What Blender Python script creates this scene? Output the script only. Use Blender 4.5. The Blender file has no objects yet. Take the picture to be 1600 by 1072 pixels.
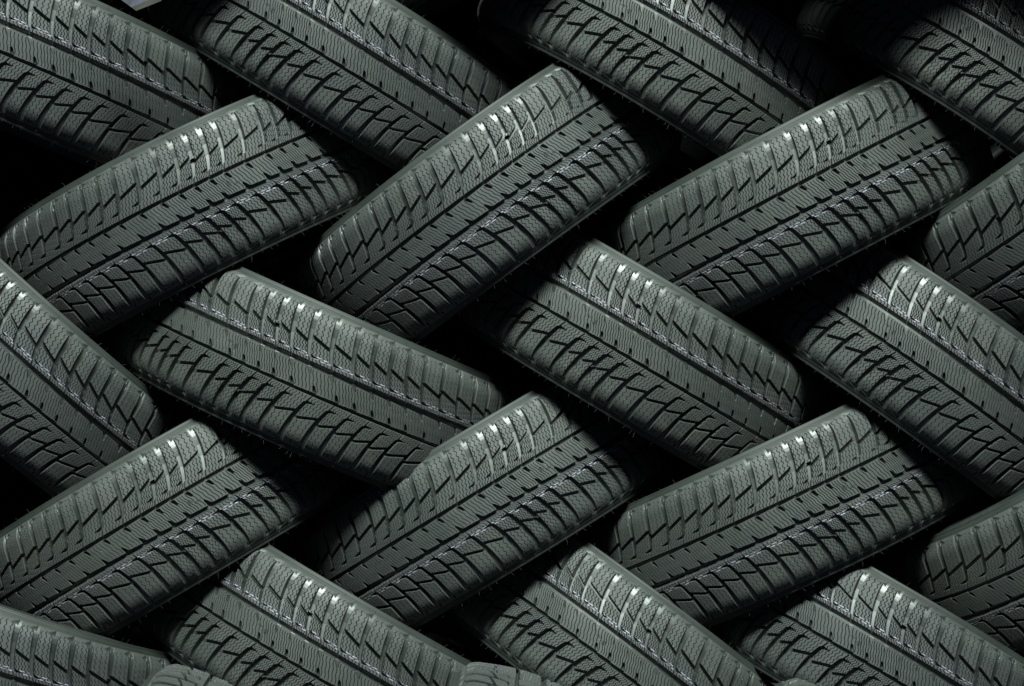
import bpy, math, random
import numpy as np
from mathutils import Matrix, Vector

sc = bpy.context.scene
COL = sc.collection

# ------------------------------------------------------------------ camera, world, lamp, exposure
MM = 0.001
CAM_DIST, FOCAL_PX = 3.5, 3115.0            # metres to the stack's middle plane, focal length in photo pixels
cam_d = bpy.data.cameras.new('camera')
cam_d.sensor_width = 36.0
cam_d.lens = 36.0 * FOCAL_PX / 1600.0
cam_d.clip_start, cam_d.clip_end = 0.05, 60.0
cam = bpy.data.objects.new('camera', cam_d)
cam.location = (0, -CAM_DIST, 0)
cam.rotation_euler = (math.pi / 2, 0, 0)
COL.objects.link(cam)
sc.camera = cam

world = bpy.data.worlds.new('World')
sc.world = world
world.use_nodes = True
bg = world.node_tree.nodes['Background']
bg.inputs['Color'].default_value = (0.55, 0.66, 1.0, 1)
bg.inputs['Strength'].default_value = 0.05


def area_lamp(name, loc, target, size, power, color):
    d = bpy.data.lights.new(name, 'AREA')
    d.shape = 'RECTANGLE'
    d.size, d.size_y = size
    d.energy, d.color = power, color
    o = bpy.data.objects.new(name, d)
    o.location = loc
    o.rotation_euler = (Vector(target) - Vector(loc)).to_track_quat('-Z', 'Y').to_euler()
    COL.objects.link(o)
    return o


area_lamp('overhead_lamp', (0.0, -3.1, 3.55), (-0.06, -0.3, -0.42), (2.4, 0.7), 78.0, (0.87, 1.0, 0.935))
bpy.data.lights['overhead_lamp'].spread = math.radians(55)        # a gridded softbox: it falls off towards the top of the stack

sc.view_settings.view_transform = 'Standard'
sc.view_settings.look = 'None'
sc.view_settings.exposure = 0.0
sc.view_settings.gamma = 1.0
sc.view_settings.use_curve_mapping = False

# ------------------------------------------------------------------ materials


def new_mat(name):
    m = bpy.data.materials.new(name)
    m.use_nodes = True
    nt = m.node_tree
    return m, nt, nt.nodes['Principled BSDF']


def nd(nt, kind, **kw):
    n = nt.nodes.new(kind)
    for k, v in kw.items():
        setattr(n, k, v)
    return n


def ramp(nt, fac, stops):
    r = nd(nt, 'ShaderNodeValToRGB')
    el = r.color_ramp.elements
    el[0].position, el[0].color = stops[0][0], (*stops[0][1], 1)
    el[1].position, el[1].color = stops[-1][0], (*stops[-1][1], 1)
    for p, c in stops[1:-1]:
        e = el.new(p)
        e.color = (*c, 1)
    nt.links.new(fac, r.inputs['Fac'])
    return r.outputs['Color']


def tread_material():
    """Fresh tyre rubber: stippled block tops, smoother mould-fresh groove faces, a faint mauve band under the stripe."""
    m, nt, b = new_mat('tread_rubber')
    L = nt.links.new
    tc = nd(nt, 'ShaderNodeTexCoord')
    info = nd(nt, 'ShaderNodeObjectInfo')
    off = nd(nt, 'ShaderNodeVectorMath', operation='ADD')
    L(tc.outputs['Object'], off.inputs[0])
    sc_ = nd(nt, 'ShaderNodeVectorMath', operation='SCALE')
    comb = nd(nt, 'ShaderNodeCombineXYZ')
    for i in range(3):
        L(info.outputs['Random'], comb.inputs[i])
    L(comb.outputs[0], sc_.inputs[0])
    sc_.inputs['Scale'].default_value = 7.0
    L(sc_.outputs[0], off.inputs[1])
    P = off.outputs[0]
    big = nd(nt, 'ShaderNodeTexNoise')
    big.inputs['Scale'].default_value = 9.0
    big.inputs['Detail'].default_value = 5.0
    L(P, big.inputs['Vector'])
    fine = nd(nt, 'ShaderNodeTexNoise')
    fine.inputs['Scale'].default_value = 520.0
    fine.inputs['Detail'].default_value = 3.0
    L(P, fine.inputs['Vector'])
    mid = nd(nt, 'ShaderNodeTexNoise')
    mid.inputs['Scale'].default_value = 90.0
    mid.inputs['Detail'].default_value = 4.0
    L(P, mid.inputs['Vector'])
    gr = nd(nt, 'ShaderNodeAttribute', attribute_name='groove')
    col = ramp(nt, big.outputs['Fac'], [(0.3, (0.014, 0.018, 0.016)), (0.5, (0.020, 0.024, 0.022)), (0.72, (0.028, 0.032, 0.029))])
    dst = nd(nt, 'ShaderNodeTexNoise')
    dst.inputs['Scale'].default_value = 22.0
    dst.inputs['Detail'].default_value = 9.0
    dst.inputs['Roughness'].default_value = 0.7
    L(P, dst.inputs['Vector'])
    dm = nd(nt, 'ShaderNodeMapRange', clamp=True)
    dm.inputs['From Min'].default_value = 0.50
    dm.inputs['From Max'].default_value = 0.78
    dm.inputs['To Max'].default_value = 0.55
    L(dst.outputs['Fac'], dm.inputs['Value'])
    dmix = nd(nt, 'ShaderNodeMix', data_type='RGBA')
    L(dm.outputs[0], dmix.inputs['Factor'])
    L(col, dmix.inputs['A'])
    dmix.inputs['B'].default_value = (0.060, 0.062, 0.054, 1)
    col = dmix.outputs['Result']
    # sparse pale specks
    spk = nd(nt, 'ShaderNodeTexVoronoi')
    spk.inputs['Scale'].default_value = 150.0
    L(P, spk.inputs['Vector'])
    spot = nd(nt, 'ShaderNodeMapRange', clamp=True)
    spot.inputs['From Min'].default_value = 0.13
    spot.inputs['From Max'].default_value = 0.08
    L(spk.outputs['Distance'], spot.inputs['Value'])
    sel = nd(nt, 'ShaderNodeMath', operation='GREATER_THAN')
    sel.inputs[1].default_value = 0.93
    sp = nd(nt, 'ShaderNodeSeparateColor')
    L(spk.outputs['Color'], sp.inputs[0])
    L(sp.outputs[0], sel.inputs[0])
    mul = nd(nt, 'ShaderNodeMath', operation='MULTIPLY')
    L(spot.outputs[0], mul.inputs[0])
    L(sel.outputs[0], mul.inputs[1])
    mx = nd(nt, 'ShaderNodeMix', data_type='RGBA')
    L(mul.outputs[0], mx.inputs['Factor'])
    L(col, mx.inputs['A'])
    mx.inputs['B'].default_value = (0.15, 0.16, 0.155, 1)
    # mauve ink haze beside the printed stripe
    ink = nd(nt, 'ShaderNodeAttribute', attribute_name='ink')
    inkm = nd(nt, 'ShaderNodeMath', operation='MULTIPLY')
    L(ink.outputs['Fac'], inkm.inputs[0])
    L(mid.outputs['Fac'], inkm.inputs[1])
    mx2 = nd(nt, 'ShaderNodeMix', data_type='RGBA')
    L(inkm.outputs[0], mx2.inputs['Factor'])
    L(mx.outputs['Result'], mx2.inputs['A'])
    mx2.inputs['B'].default_value = (0.050, 0.047, 0.058, 1)
    tone = nd(nt, 'ShaderNodeMix', data_type='RGBA', blend_type='MULTIPLY')
    tone.inputs['Factor'].default_value = 1.0
    L(mx2.outputs['Result'], tone.inputs['A'])
    L(ramp(nt, info.outputs['Random'], [(0.0, (0.84, 0.84, 0.86)), (0.5, (1.0, 1.0, 1.0)), (1.0, (1.16, 1.12, 1.07))]), tone.inputs['B'])
    L(tone.outputs['Result'], b.inputs['Base Color'])
    # roughness: tops dull, groove faces smoother
    rg = nd(nt, 'ShaderNodeMapRange', clamp=True)
    rg.inputs['From Min'].default_value = 0.05
    rg.inputs['From Max'].default_value = 0.3
    rg.inputs['To Min'].default_value = 0.74
    rg.inputs['To Max'].default_value = 0.45
    L(gr.outputs['Fac'], rg.inputs['Value'])
    ra = nd(nt, 'ShaderNodeMath', operation='MULTIPLY_ADD')
    L(mid.outputs['Fac'], ra.inputs[0])
    ra.inputs[1].default_value = 0.14
    L(rg.outputs[0], ra.inputs[2])
    rb = nd(nt, 'ShaderNodeMath', operation='SUBTRACT')
    L(ra.outputs[0], rb.inputs[0])
    rb.inputs[1].default_value = 0.07
    L(rb.outputs[0], b.inputs['Roughness'])
    sl = nd(nt, 'ShaderNodeMapRange', clamp=True)
    sl.inputs['From Min'].default_value = 0.05
    sl.inputs['From Max'].default_value = 0.3
    sl.inputs['To Min'].default_value = 1.0
    sl.inputs['To Max'].default_value = 0.95
    L(gr.outputs['Fac'], sl.inputs['Value'])
    L(sl.outputs[0], b.inputs['Specular IOR Level'])
    bs = nd(nt, 'ShaderNodeMapRange', clamp=True)
    bs.inputs['From Max'].default_value = 0.2
    bs.inputs['To Min'].default_value = 0.5
    bs.inputs['To Max'].default_value = 0.08
    L(gr.outputs['Fac'], bs.inputs['Value'])
    bp = nd(nt, 'ShaderNodeBump')
    bp.inputs['Distance'].default_value = 0.0005
    L(bs.outputs[0], bp.inputs['Strength'])
    L(fine.outputs['Fac'], bp.inputs['Height'])
    L(bp.outputs['Normal'], b.inputs['Normal'])
    return m


def side_material():
    m, nt, b = new_mat('sidewall_rubber')
    L = nt.links.new
    tc = nd(nt, 'ShaderNodeTexCoord')
    n1 = nd(nt, 'ShaderNodeTexNoise')
    n1.inputs['Scale'].default_value = 14.0
    n1.inputs['Detail'].default_value = 6.0
    L(tc.outputs['Object'], n1.inputs['Vector'])
    col = ramp(nt, n1.outputs['Fac'], [(0.3, (0.014, 0.017, 0.015)), (0.7, (0.026, 0.030, 0.027))])
    L(col, b.inputs['Base Color'])
    b.inputs['Roughness'].default_value = 0.6
    b.inputs['Specular IOR Level'].default_value = 0.35
    n2 = nd(nt, 'ShaderNodeTexNoise')
    n2.inputs['Scale'].default_value = 300.0
    L(tc.outputs['Object'], n2.inputs['Vector'])
    bp = nd(nt, 'ShaderNodeBump')
    bp.inputs['Distance'].default_value = 0.0004
    bp.inputs['Strength'].default_value = 0.25
    L(n2.outputs['Fac'], bp.inputs['Height'])
    L(bp.outputs['Normal'], b.inputs['Normal'])
    return m


def plain_material(name, color, rough, noise=0.25, scale=200.0):
    m, nt, b = new_mat(name)
    tc = nd(nt, 'ShaderNodeTexCoord')
    n1 = nd(nt, 'ShaderNodeTexNoise')
    n1.inputs['Scale'].default_value = scale
    n1.inputs['Detail'].default_value = 4.0
    nt.links.new(tc.outputs['Object'], n1.inputs['Vector'])
    lo = tuple(c * (1 - noise) for c in color)
    hi = tuple(min(1, c * (1 + noise)) for c in color)
    nt.links.new(ramp(nt, n1.outputs['Fac'], [(0.35, lo), (0.65, hi)]), b.inputs['Base Color'])
    b.inputs['Roughness'].default_value = rough
    return m


M_TREAD = tread_material()
M_SIDE = side_material()
M_LINER = plain_material('liner_rubber', (0.009, 0.009, 0.010), 0.8)
M_STRIPE = plain_material('stripe_paint', (0.31, 0.295, 0.345), 0.6, 0.6, 90.0)
M_BACKDROP = plain_material('shade_black', (0.0012, 0.0012, 0.0018), 1.0, 0.3, 6.0)  # the darkness of the gaps is put into this near-black colour
M_BACKDROP.node_tree.nodes['Principled BSDF'].inputs['Specular IOR Level'].default_value = 0.02

# ------------------------------------------------------------------ the setting
backdrop_me = bpy.data.meshes.new('dark_backdrop')  # added black sheet behind the stack, so the gaps read as deep shade
backdrop_me.from_pydata([(-7, 4.5, -5), (7, 4.5, -5), (7, 4.5, 5), (-7, 4.5, 5)], [], [(0, 1, 2, 3)])
backdrop_me.materials.append(M_BACKDROP)
wall = bpy.data.objects.new('dark_backdrop', backdrop_me)
wall['kind'] = 'structure'
COL.objects.link(wall)

# ------------------------------------------------------------------ tyre geometry (millimetres until the mesh is written)
R0 = 360.0
H_FLAT, SH_R = 84.0, 36.0                   # where the crown ends, shoulder radius
CROWN_R = 480.0
A0 = math.asin(H_FLAT / CROWN_R)
A1 = math.radians(60.0)
Q_FLAT = CROWN_R * A0
Q_END = Q_FLAT + SH_R * (A1 - A0)


def profile(q):
    """arc length across the tread -> axial h, radial drop, profile slope angle"""
    s = np.sign(q)
    a = np.abs(q)
    flat = a <= Q_FLAT
    ang = np.where(flat, a / CROWN_R, A0 + (a - Q_FLAT) / SH_R)
    h = np.where(flat, CROWN_R * np.sin(ang), H_FLAT + SH_R * (np.sin(ang) - math.sin(A0)))
    d0 = CROWN_R * (1 - math.cos(A0))
    drop = np.where(flat, CROWN_R * (1 - np.cos(ang)), d0 + SH_R * (math.cos(A0) - np.cos(ang)))
    return s * h, drop, s * ang


rng = random.Random(11)
N_PITCH = 71
seq = []
while len(seq) < N_PITCH:
    size = rng.choice([25.0, 29.5, 29.5, 36.0])
    for _ in range(rng.choice([1, 2, 2, 3])):
        seq.append(size)
seq = np.array(seq[:N_PITCH])
seq *= 2 * math.pi * R0 / seq.sum()
EDGES = np.concatenate([[0], np.cumsum(seq)])
TOTAL = EDGES[-1]


def sst(x, a, b):
    t = np.clip((x - a) / (b - a), 0, 1)
    return t * t * (3 - 2 * t)


def cell(x):
    """position along the circumference -> pitch index, offset from its start, its length"""
    x = np.mod(x, TOTAL)
    k = np.clip(np.searchsorted(EDGES, x, side='right') - 1, 0, N_PITCH - 1)
    return k, x - EDGES[k], seq[k]


def dig(dist, depth, wall=0.9):
    return depth * np.clip(dist / wall, 0, 1)


def tri(x):
    return 2 * np.abs(2 * (x - np.floor(x + 0.5))) - 1


def zigzag(x):
    """stepped wave like a moulded sipe"""
    return np.clip(1.9 * tri(x), -1, 1)


SIPE = 0.47                                 # half width of a sipe


def half_pattern(t, h, sipes):
    """one half of the tread, h = distance from the centre line (>= 0). Returns groove depth in mm."""
    xx = np.maximum(h - 22.0, 0)
    T = 0.56 * xx - 0.0035 * xx * xx
    sl = 0.56 - 0.0070 * xx
    cosl = 1 / np.sqrt(1 + sl * sl)
    k, lx, p = cell(t - T)
    x = np.where(lx > p * 0.5, lx - p, lx)              # signed distance from the nearest lateral
    kk = np.where(lx > p * 0.5, (k + 1) % N_PITCH, k)
    dep = np.zeros_like(h)
    # main lateral groove, wide towards the shoulder, ramping up onto it
    hw = np.interp(h, [22, 34, 36, 50, 76, 95, 109], [1.1, 1.2, 3.2, 3.7, 4.5, 5.3, 6.0])
    full = np.interp(h, [21, 33.5, 35, 58, 76, 88, 96, 103, 108.6], [5.5, 5.5, 8.5, 9.6, 9.2, 7.6, 5.6, 3.0, 0.0])
    twi = (kk % 9 == 4) & (np.abs(h - 63) < 1.7)
    full = np.where(twi, np.minimum(full, 2.4), full)
    d = (hw - np.abs(x) * cosl)
    m = (h > 21.5) & (h < 108.7)
    dep = np.maximum(dep, np.where(m, dig(d, full, 0.7), 0))
    # tail of the lateral along the shoulder
    hc = 105.0 - 0.10 * np.clip(lx, 0, 30)
    tail = (1 - lx / 18.0)
    d = np.where((lx > 0) & (lx < 18), 4.4 * tail - np.abs(h - hc), -1)
    dep = np.maximum(dep, dig(d, 3.4 * np.clip(tail, 0, 1), 2.0))
    # barb pointing back from the inner end of the lateral
    bx = np.where(lx > p - 16, p - lx, 99)
    d = np.where(bx < 14.5, 3.1 * (1 - bx / 14.5) + 0.4 - np.abs(h - (35.6 - 0.10 * bx)), -1)
    dep = np.maximum(dep, dig(d, 7.5, 0.7))
    # diagonal from this lateral out to the next one
    f = lx / p
    hc = 54.0 + 11.5 * f + 2.0 * (1 - f) ** 3 * np.sin(3.1 * f) * -1
    d = 2.9 - np.abs(h - hc) * 0.95
    dep = np.maximum(dep, dig(d, 8.5, 0.7))
    # sipes
    for fr in (0.26, 0.5, 0.74):
        xs = fr * p + 1.25 * zigzag(h / 8.5 + fr)
        d = SIPE - np.abs(lx - xs) * cosl
        ok = (h > 60) & (h < 105 - 6 * np.abs(fr - 0.5))
        dep = np.maximum(dep, np.where(ok, dig(d, 4.0 * sipes, 0.22), 0))
    for fr in (0.19, 0.35, 0.51, 0.67, 0.83):
        xs = fr * p + 1.0 * zigzag(h / 8.0 + fr)
        d = SIPE - np.abs(lx - xs) * cosl
        ok = (h > 25) & (h < 58)
        dep = np.maximum(dep, np.where(ok, dig(d, 4.0 * sipes, 0.22), 0))
    return dep


def tread_depth(t, h, sipes=1.0):
    up = half_pattern(t, np.maximum(h, 0), sipes)
    lo = half_pattern(t + 13.0, np.maximum(-h, 0), sipes)
    a = np.abs(h)
    dep = np.where(h > 0, up, lo)
    dep = np.where(a > 20.5, dep, 0)
    # the two circumferential grooves; the rib edge steps once per pitch, outer wall chamfered
    for s, off in ((1, 0.0), (-1, 13.0)):
        k, lx, p = cell(t + off + (3 if s > 0 else -2))
        rib = 16.9 + 1.7 * (lx / p)
        hh = h * s
        inner = np.clip((hh - rib) / 0.9, 0, 1)
        outer = np.clip((24.4 - hh) / 1.8, 0, 1) if s > 0 else np.clip((27.5 - hh) / 5.0, 0, 1)
        dep = np.maximum(dep, 7.6 * np.minimum(inner, outer))
        # notch running from the groove into the rib
        k, lx, p = cell(t + off + 1.0 + 0.55 * (h - 19.0 * s))
        x = np.where(lx > p * 0.5, lx - p, lx)
        if s > 0:
            w = np.interp(hh, [6.5, 8, 14, 17], [0.5, 2.0, 2.8, 2.4])
            ok = (hh > 6.5) & (hh < 17.0)
        else:
            w = np.interp(hh, [7.5, 10, 15, 18.5], [0.5, 2.0, 3.0, 4.4])
            ok = (hh > 7.5) & (hh < 19.5)
        dep = np.maximum(dep, np.where(ok, dig(w - np.abs(x) * 0.87, 7.4, 0.7), 0))
    # rib sipes
    k, lx, p = cell(t + 0.45 * h)
    for fr in (0.08, 0.245, 0.41, 0.575, 0.74, 0.905):
        xs = fr * p + 0.55 * zigzag(h / 14.0 + 0.25)
        d = 0.42 - np.abs(lx - xs) * 0.9
        dep = np.maximum(dep, np.where(a < 16.5, dig(d, 3.2 * sipes, 0.22), 0))
    return dep


def mesh_from(name, co, faces_q, mat, attrs=None, smooth=True):
    me = bpy.data.meshes.new(name)
    n, f = len(co), len(faces_q)
    w = faces_q.shape[1]
    me.vertices.add(n)
    me.vertices.foreach_set('co', np.ascontiguousarray(co, dtype=np.float32).ravel())
    me.loops.add(f * w)
    me.loops.foreach_set('vertex_index', np.ascontiguousarray(faces_q, dtype=np.int32).ravel())
    me.polygons.add(f)
    me.polygons.foreach_set('loop_start', np.arange(0, f * w, w, dtype=np.int32))
    me.polygons.foreach_set('use_smooth', np.full(f, smooth, dtype=bool))
    for k, v in (attrs or {}).items():
        at = me.attributes.new(k, 'FLOAT', 'POINT')
        at.data.foreach_set('value', np.ascontiguousarray(v, dtype=np.float32).ravel())
    me.materials.append(mat)
    me.update(calc_edges=True)
    return me


def ring_point(r, th, h):
    """tyre axis = local Z, the face towards the camera = local -Y"""
    return np.stack([r * np.sin(th), -r * np.cos(th), h], -1) * MM


def build_tread():
    fine_half = math.radians(82)
    n_f = int(2 * fine_half * R0 / 0.5)
    n_c = int((2 * math.pi - 2 * fine_half) * R0 / 1.8)
    th = np.concatenate([np.linspace(-fine_half, fine_half, n_f, endpoint=False),
                         np.linspace(fine_half, 2 * math.pi - fine_half, n_c, endpoint=False)])
    n_q = int(2 * Q_END / 0.5)
    q = np.linspace(-Q_END, Q_END, n_q)
    hq, dq, aq = profile(q)
    TH, _ = np.meshgrid(th, q, indexing='ij')
    H = np.broadcast_to(hq, TH.shape)
    dep = tread_depth(TH * R0 + 400.0, H)
    r = (R0 - dq)[None, :] - dep * np.cos(aq)[None, :]
    hh = H - dep * np.sin(aq)[None, :]
    co = ring_point(r, TH, hh).reshape(-1, 3)
    nt_, nq_ = TH.shape
    idx = np.arange(nt_ * nq_).reshape(nt_, nq_)
    nx = np.roll(idx, -1, axis=0)
    faces = np.stack([idx[:, :-1], nx[:, :-1], nx[:, 1:], idx[:, 1:]], -1).reshape(-1, 4)
    ink = np.exp(-((H + 35.0) / 6.0) ** 2)
    me = mesh_from('tread', co, faces, M_TREAD, {'groove': dep / 8.6, 'ink': ink}, smooth=False)
    # printed dashes: two rows beside each other on the block tops, lifted 0.15 mm off the rubber
    t = TH * R0
    fa, fb = np.mod(t, 12.4), np.mod(t + 5.0, 12.4)
    jit = 0.35 * np.sin(t * 0.045) + 0.2 * np.sin(t * 0.21)
    mask = ((np.abs(H + 33.2 + jit) < 0.75) & (fa < 8.6)) | ((np.abs(H + 36.8 + jit) < 0.75) & (fb < 8.4))
    dep0 = tread_depth(t + 400.0, H, 0.0)
    mask &= (dep0 < 0.3) & (th < math.radians(82))[:, None]
    fm = (mask[:, :-1] & mask[:, 1:])
    fm = fm & np.roll(fm, -1, axis=0)
    keep = faces[fm.reshape(-1)]
    used, inv = np.unique(keep, return_inverse=True)
    co2 = ring_point((R0 - dq)[None, :] + 0 * TH, TH, H).reshape(-1, 3)[used]
    nr = np.linalg.norm(co2[:, :2], axis=1, keepdims=True)
    co2[:, :2] *= 1 + 0.00022 / nr
    st = mesh_from('marking_stripe', co2, inv.reshape(-1, 4), M_STRIPE)
    return me, st


def lathe(name, pts, n, mat, extra=None):
    p = np.array(pts, float)
    th = np.linspace(0, 2 * math.pi, n, endpoint=False)
    TH, _ = np.meshgrid(th, np.arange(len(p)), indexing='ij')
    co = ring_point(R0 - p[None, :, 1] + 0 * TH, TH, p[None, :, 0] + 0 * TH).reshape(-1, 3)
    idx = np.arange(len(co)).reshape(n, len(p))
    nx = np.roll(idx, -1, axis=0)
    faces = np.stack([idx[:, :-1], nx[:, :-1], nx[:, 1:], idx[:, 1:]], -1).reshape(-1, 4)
    if extra is not None:
        eco, ef = extra
        faces = np.concatenate([faces, ef + len(co)])
        co = np.concatenate([co, eco])
    return mesh_from(name, co, faces, mat)


# axial half width, drop from the crown; the ledge is the rim-protector line that catches the light
SIDE = [(108.7, 24.6), (109.2, 25.2), (110.2, 26.2), (110.5, 26.1), (110.9, 26.8), (111.8, 27.5), (112.1, 27.4), (112.5, 28.2),
        (113.4, 29.7), (117.2, 30.2), (118.2, 30.6), (118.6, 31.4), (118.3, 32.4), (117.2, 33.2), (114.6, 34.0), (114.2, 35.5),
        (114.6, 39.0), (115.0, 44.0), (115.2, 45.0), (115.8, 45.2), (116.0, 58.0), (115.5, 72.5), (114.5, 84.1), (112.5, 95.7),
        (113.2, 98.6), (113.0, 103.6), (112.0, 107.3), (109.0, 113.8), (106.0, 119.6), (103.0, 121.8), (97.0, 121.8), (95.0, 118.9)]
LINER = [(95.0, 119.0), (98.0, 108.0), (106.0, 90.0), (109.0, 70.0), (107.0, 48.0), (98.0, 33.0), (82.0, 23.0), (50.0, 18.0), (0.0, 16.5)]


def vent_hairs(side):
    """rubber whiskers left by the mould vents along the shoulder"""
    r = random.Random(5 + side)
    co, fc = [], []
    th = -math.pi
    while th < math.pi:
        th += r.uniform(5, 26) / R0
        h0, d0 = (118.3, 31.2) if r.random() < 0.75 else (108.5, 27.2)
        ln = r.uniform(3.5, 10.0)
        out, rad, tw = r.uniform(0.5, 1.0), r.uniform(-0.2, 0.9), r.uniform(-0.5, 0.5)
        w = 0.28
        base = np.array([h0 * side, R0 - d0, th])
        pts = []
        for f, ww in ((0.0, w), (0.55, w * 0.9), (1.0, w * 0.5)):
            hh = base[0] + side * out * ln * f
            rr = base[1] + rad * ln * f * (0.6 + 0.4 * f)
            tt = base[2] + tw * ln * f * f / R0
            for a in range(4):
                ca, sa = math.cos(a * math.pi / 2), math.sin(a * math.pi / 2)
                pts.append((rr + ww * ca, tt + ww * sa / R0, hh + ww * 0.4 * ca))
        i0 = len(co)
        co += pts
        for j in range(2):
            for a in range(4):
                fc.append((i0 + j * 4 + a, i0 + j * 4 + (a + 1) % 4, i0 + j * 4 + 4 + (a + 1) % 4, i0 + j * 4 + 4 + a))
    c = np.array(co)
    return ring_point(c[:, 0], c[:, 1], c[:, 2]), np.array(fc)


def emblem_mesh():
    """moulded snowflake and three small rings on the centre rib"""
    co, fc = [], []

    def bar(x0, y0, x1, y1, w):
        dx, dy = x1 - x0, y1 - y0
        l = math.hypot(dx, dy)
        nx_, ny_ = -dy / l * w, dx / l * w
        i = len(co)
        co.extend([(x0 + nx_, y0 + ny_), (x0 - nx_, y0 - ny_), (x1 - nx_, y1 - ny_), (x1 + nx_, y1 + ny_)])
        fc.append((i, i + 1, i + 2, i + 3))
    for k in range(6):
        a = k * math.pi / 3
        ux, uy = math.cos(a), math.sin(a)
        bar(0, 0, 4.6 * ux, 4.6 * uy, 0.35)
        for s in (-1, 1):
            b = a + s * 0.8
            bar(2.4 * ux, 2.4 * uy, 2.4 * ux + 1.8 * math.cos(b), 2.4 * uy + 1.8 * math.sin(b), 0.28)
    for j, (cx, cy) in enumerate(((7.8, -4.6), (11.8, -4.0), (15.6, -4.2))):
        for k in range(10):
            a, b = k * math.pi / 5, (k + 1) * math.pi / 5
            bar(cx + 1.3 * math.cos(a), cy + 1.3 * math.sin(a), cx + 1.3 * math.cos(b), cy + 1.3 * math.sin(b), 0.3)
    c = np.array(co)
    th = math.radians(17) + (c[:, 0] * 0.95 - c[:, 1] * 0.1) / R0
    return mesh_from('snow_emblem', ring_point(R0 + 0.35 + 0 * th, th, c[:, 1]), np.array(fc), M_LINER, smooth=False)


tread_me, stripe_me = build_tread()
side_up = lathe('sidewall', SIDE, 260, M_SIDE, vent_hairs(1))
side_dn = lathe('sidewall', [(-h, d) for h, d in SIDE], 260, M_SIDE, vent_hairs(-1))
liner_me = lathe('inner_liner', LINER + [(-h, d) for h, d in LINER[-2::-1]], 200, M_LINER)
emblem_me = emblem_mesh()


def part(name, me, parent):
    o = bpy.data.objects.new(name, me)
    o.parent = parent
    COL.objects.link(o)
    return o


GROUP = 'winter tyres laced into a herringbone stack'
proto = bpy.data.objects.new('winter_tyre', None)
proto.empty_display_size = 0.1
COL.objects.link(proto)
proto['category'] = 'tyre'
proto['group'] = GROUP
tr = part('tread', tread_me, proto)
part('marking_stripe', stripe_me, proto)
part('snow_emblem', emblem_me, proto)
part('sidewall', side_up, proto)
part('sidewall', side_dn, proto)
part('inner_liner', liner_me, proto)


def copy_tyre():
    r = proto.copy()
    COL.objects.link(r)
    for ch in list(proto.children):
        c = ch.copy()
        COL.objects.link(c)
        c.parent = r
    return r


def pose(o, x, z, a, b, y, flip, spin):
    """x, z, y in mm; a = slant of the tread in the picture plane, b = lean of its upper edge towards the viewer"""
    a, b = math.radians(a), math.radians(b)
    u = Vector((math.cos(a), 0, math.sin(a)))
    v = Vector((-math.sin(a), 0, math.cos(a)))
    n = Vector((0, -1, 0))
    v2 = v * math.cos(b) + n * math.sin(b)
    n2 = n * math.cos(b) - v * math.sin(b)
    if flip:
        u, v2 = -u, -v2
    m = Matrix((u, -n2, v2)).transposed().to_4x4()
    m = Matrix.Translation((x * MM, y * MM, z * MM)) @ m @ Matrix.Rotation(math.radians(spin), 4, 'Z')
    o.matrix_world = m


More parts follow.
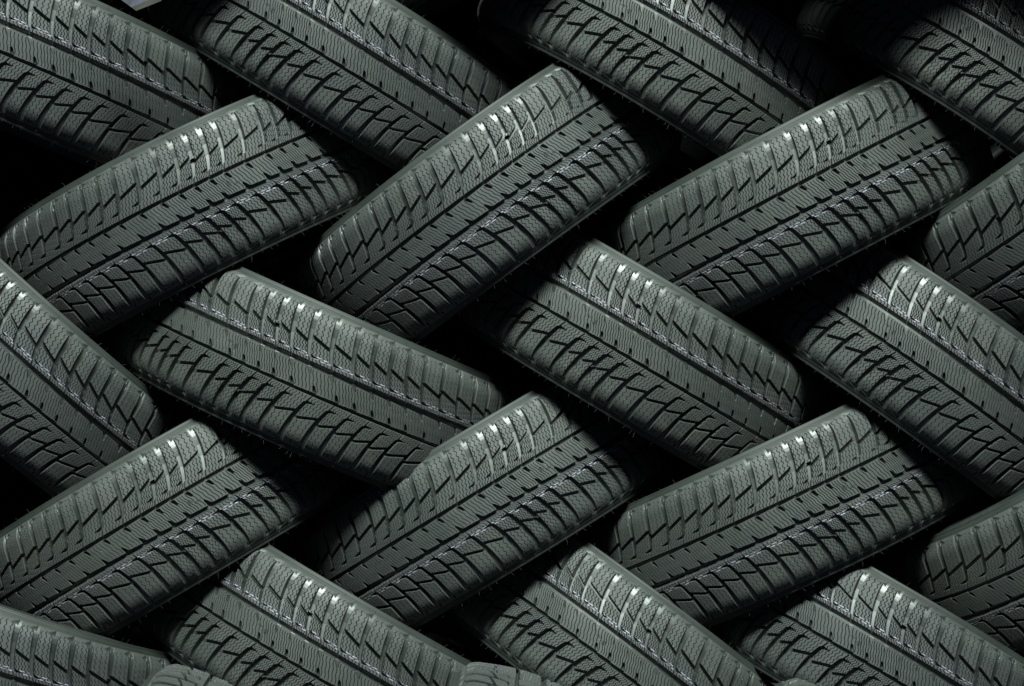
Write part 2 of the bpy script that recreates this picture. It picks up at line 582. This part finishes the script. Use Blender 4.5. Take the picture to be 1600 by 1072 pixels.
TYRES = [
    # x, z, slant, lean, depth, flip, spin, label
    (-554, 222, 26.7, 2.6, 33, 0, 0.0, 'right-slanting winter tyre under the black gap at the upper left edge'),
    (-40, 235, 36.2, 0.6, 8, 0, 1.5, 'steepest right-slanting winter tyre, just above the centre of the stack'),
    (482, 234, 27.4, -1.2, -1, 0, -2.6, 'wholly visible right-slanting winter tyre under the shaded top right corner'),
    (956, 269, 38.0, 0.0, -55, 0, 3.5, 'winter tyre cut by the right edge, dim end tucked in behind the upper right-slanting row'),
    (-596, -307, 30.3, -0.6, 24, 0, -1.2, 'right-slanting winter tyre cut by the left edge, above the bottom left corner tyre'),
    (-44, -282, 31.1, -3.3, 65, 0, 2.2, 'right-slanting winter tyre below the centre, second of the lower right-slanting row'),
    (469, -291, 24.9, -4.7, 30, 0, -4.0, 'flattest right-slanting winter tyre, third of the lower right-slanting row'),
    (974, -284, 32.0, -0.6, -13, 0, 5.0, 'dim winter tyre cut by the right edge of the lower right-slanting row'),
    (-809, 474, -22.8, -1.3, 6, 1, 2.5, 'winter tyre slanting down to the right in the top left corner'),
    (-297, 496, -31.3, 1.8, 70, 1, -1.0, 'evenly lit winter tyre cut by the top edge, left of the centre'),
    (286, 483, -31.3, 2.0, 22, 1, 0.6, 'half shaded winter tyre cut by the top edge, right of the centre'),
    (842, 446, -34.6, 4.4, -9, 1, 4.0, 'mostly shaded winter tyre in the top right corner'),
    (-858, -32, -41.8, -5.2, 28, 1, -3.0, 'steep winter tyre slanting down to the right, cut by the left edge at mid height'),
    (-339, -53, -23.9, -0.6, 11, 1, 1.0, 'gently slanting winter tyre left of the centre, running down to the right'),
    (216, -8, -30.8, 1.2, 47, 1, -2.0, 'winter tyre just right of the centre, running down to the right, whole in view'),
    (714, -47, -35.8, 1.5, 24, 1, 3.0, 'winter tyre slanting down to the right, cut by the right edge at mid height'),
    (-876, -540, -19.5, -5.0, -65, 1, 0.0, 'nearly level winter tyre in the bottom left corner'),
    (-309, -550, -30.2, -6.6, -1, 1, 2.0, 'winter tyre slanting down to the right, cut by the bottom edge left of the centre'),
    (201, -569, -37.2, -6.3, 40, 1, -1.4, 'steeply slanting winter tyre cut by the bottom edge right of the centre'),
    (644, -562, -31.3, -4.2, -5, 1, 3.4, 'winter tyre slanting down to the right in the bottom right corner'),
    # the row above the frame, shading the top; its last two tyres are added shade casters
    (-494, 805, 29.0, 5.0, -40, 0, 0.0, 'unlit winter tyre above the top left corner with a printed paper label'),
    (18, 806, 29.0, 6.0, -50, 0, 1.0, 'unlit winter tyre above the top edge near the centre'),
    (535, 795, 29.0, 5.0, -190, 0, 2.0, 'unlit winter tyre above the top edge right of the centre'),
    (822, 772, -34.6, 2.0, -200, 1, 2.0, 'unseen winter tyre added above the top right corner to shade it'),
    (490, 1050, -30.0, 0.0, -230, 1, 2.0, 'highest unseen winter tyre, added over the row above the top edge to block light'),
    # upright tyres whose tops peek over the lower edge
    (-558, -882, 74.0, 0.0, -300, 0, 1.0, 'barely visible tyre top peeking up at the bottom edge beside the corner tyre'),
    (-69, -879, 74.0, 0.0, -300, 0, 1.0, 'barely visible tyre top peeking up at the bottom edge near the middle'),
    (446, -899, 74.0, 0.0, -300, 0, 1.0, 'smallest visible sliver of a tyre peeking up at the bottom edge, right half'),
]
tyres = []
for i, (x, z, a, b, y, fl, spin, lab) in enumerate(TYRES):
    o = proto if i == 0 else copy_tyre()
    pose(o, x, z, a, b, y, fl, spin)
    o['label'] = lab
    tyres.append(o)

# a printed paper label hanging off the underside of the tyre above the top left corner
M_PAPER = plain_material('shaded_label_paper', (0.018, 0.018, 0.034), 0.7, 0.7, 90.0)  # pale paper darkened: the shade under the tyre is put into its colour
M_TAPE = plain_material('shaded_label_edge', (0.014, 0.013, 0.006), 0.7, 0.4, 60.0)  # yellowish edge dimmed the same way, shade included in the colour


def sheet(name, corners, mat, thick=0.0006):
    c = [Vector(p) for p in corners]
    n = (c[1] - c[0]).cross(c[2] - c[0]).normalized() * thick
    vs = c + [p + n for p in c]
    k = len(c)
    fs = [tuple(range(k))[::-1], tuple(range(k, 2 * k))] + [(i, (i + 1) % k, k + (i + 1) % k, k + i) for i in range(k)]
    me = bpy.data.meshes.new(name)
    me.from_pydata(vs, [], fs)
    me.materials.append(mat)
    return me


host = tyres[20]
lab = bpy.data.objects.new('paper_label', sheet('paper_label', [
    (-0.6115, -0.4500, 0.5835), (-0.6006, -0.4500, 0.5271), (-0.5815, -0.4520, 0.5130), (-0.5387, -0.4500, 0.5307), (-0.5442, -0.4480, 0.5835)], M_PAPER))
strip = bpy.data.objects.new('label_strip', sheet('label_strip', [
    (-0.5815, -0.4535, 0.5130), (-0.5742, -0.4535, 0.5075), (-0.5360, -0.4520, 0.5230), (-0.5387, -0.4520, 0.5307)], M_TAPE))
for o, par in ((lab, host), (strip, lab)):
    COL.objects.link(o)
    bpy.context.view_layer.update()
    o.parent = par
    o.matrix_parent_inverse = par.matrix_world.inverted()
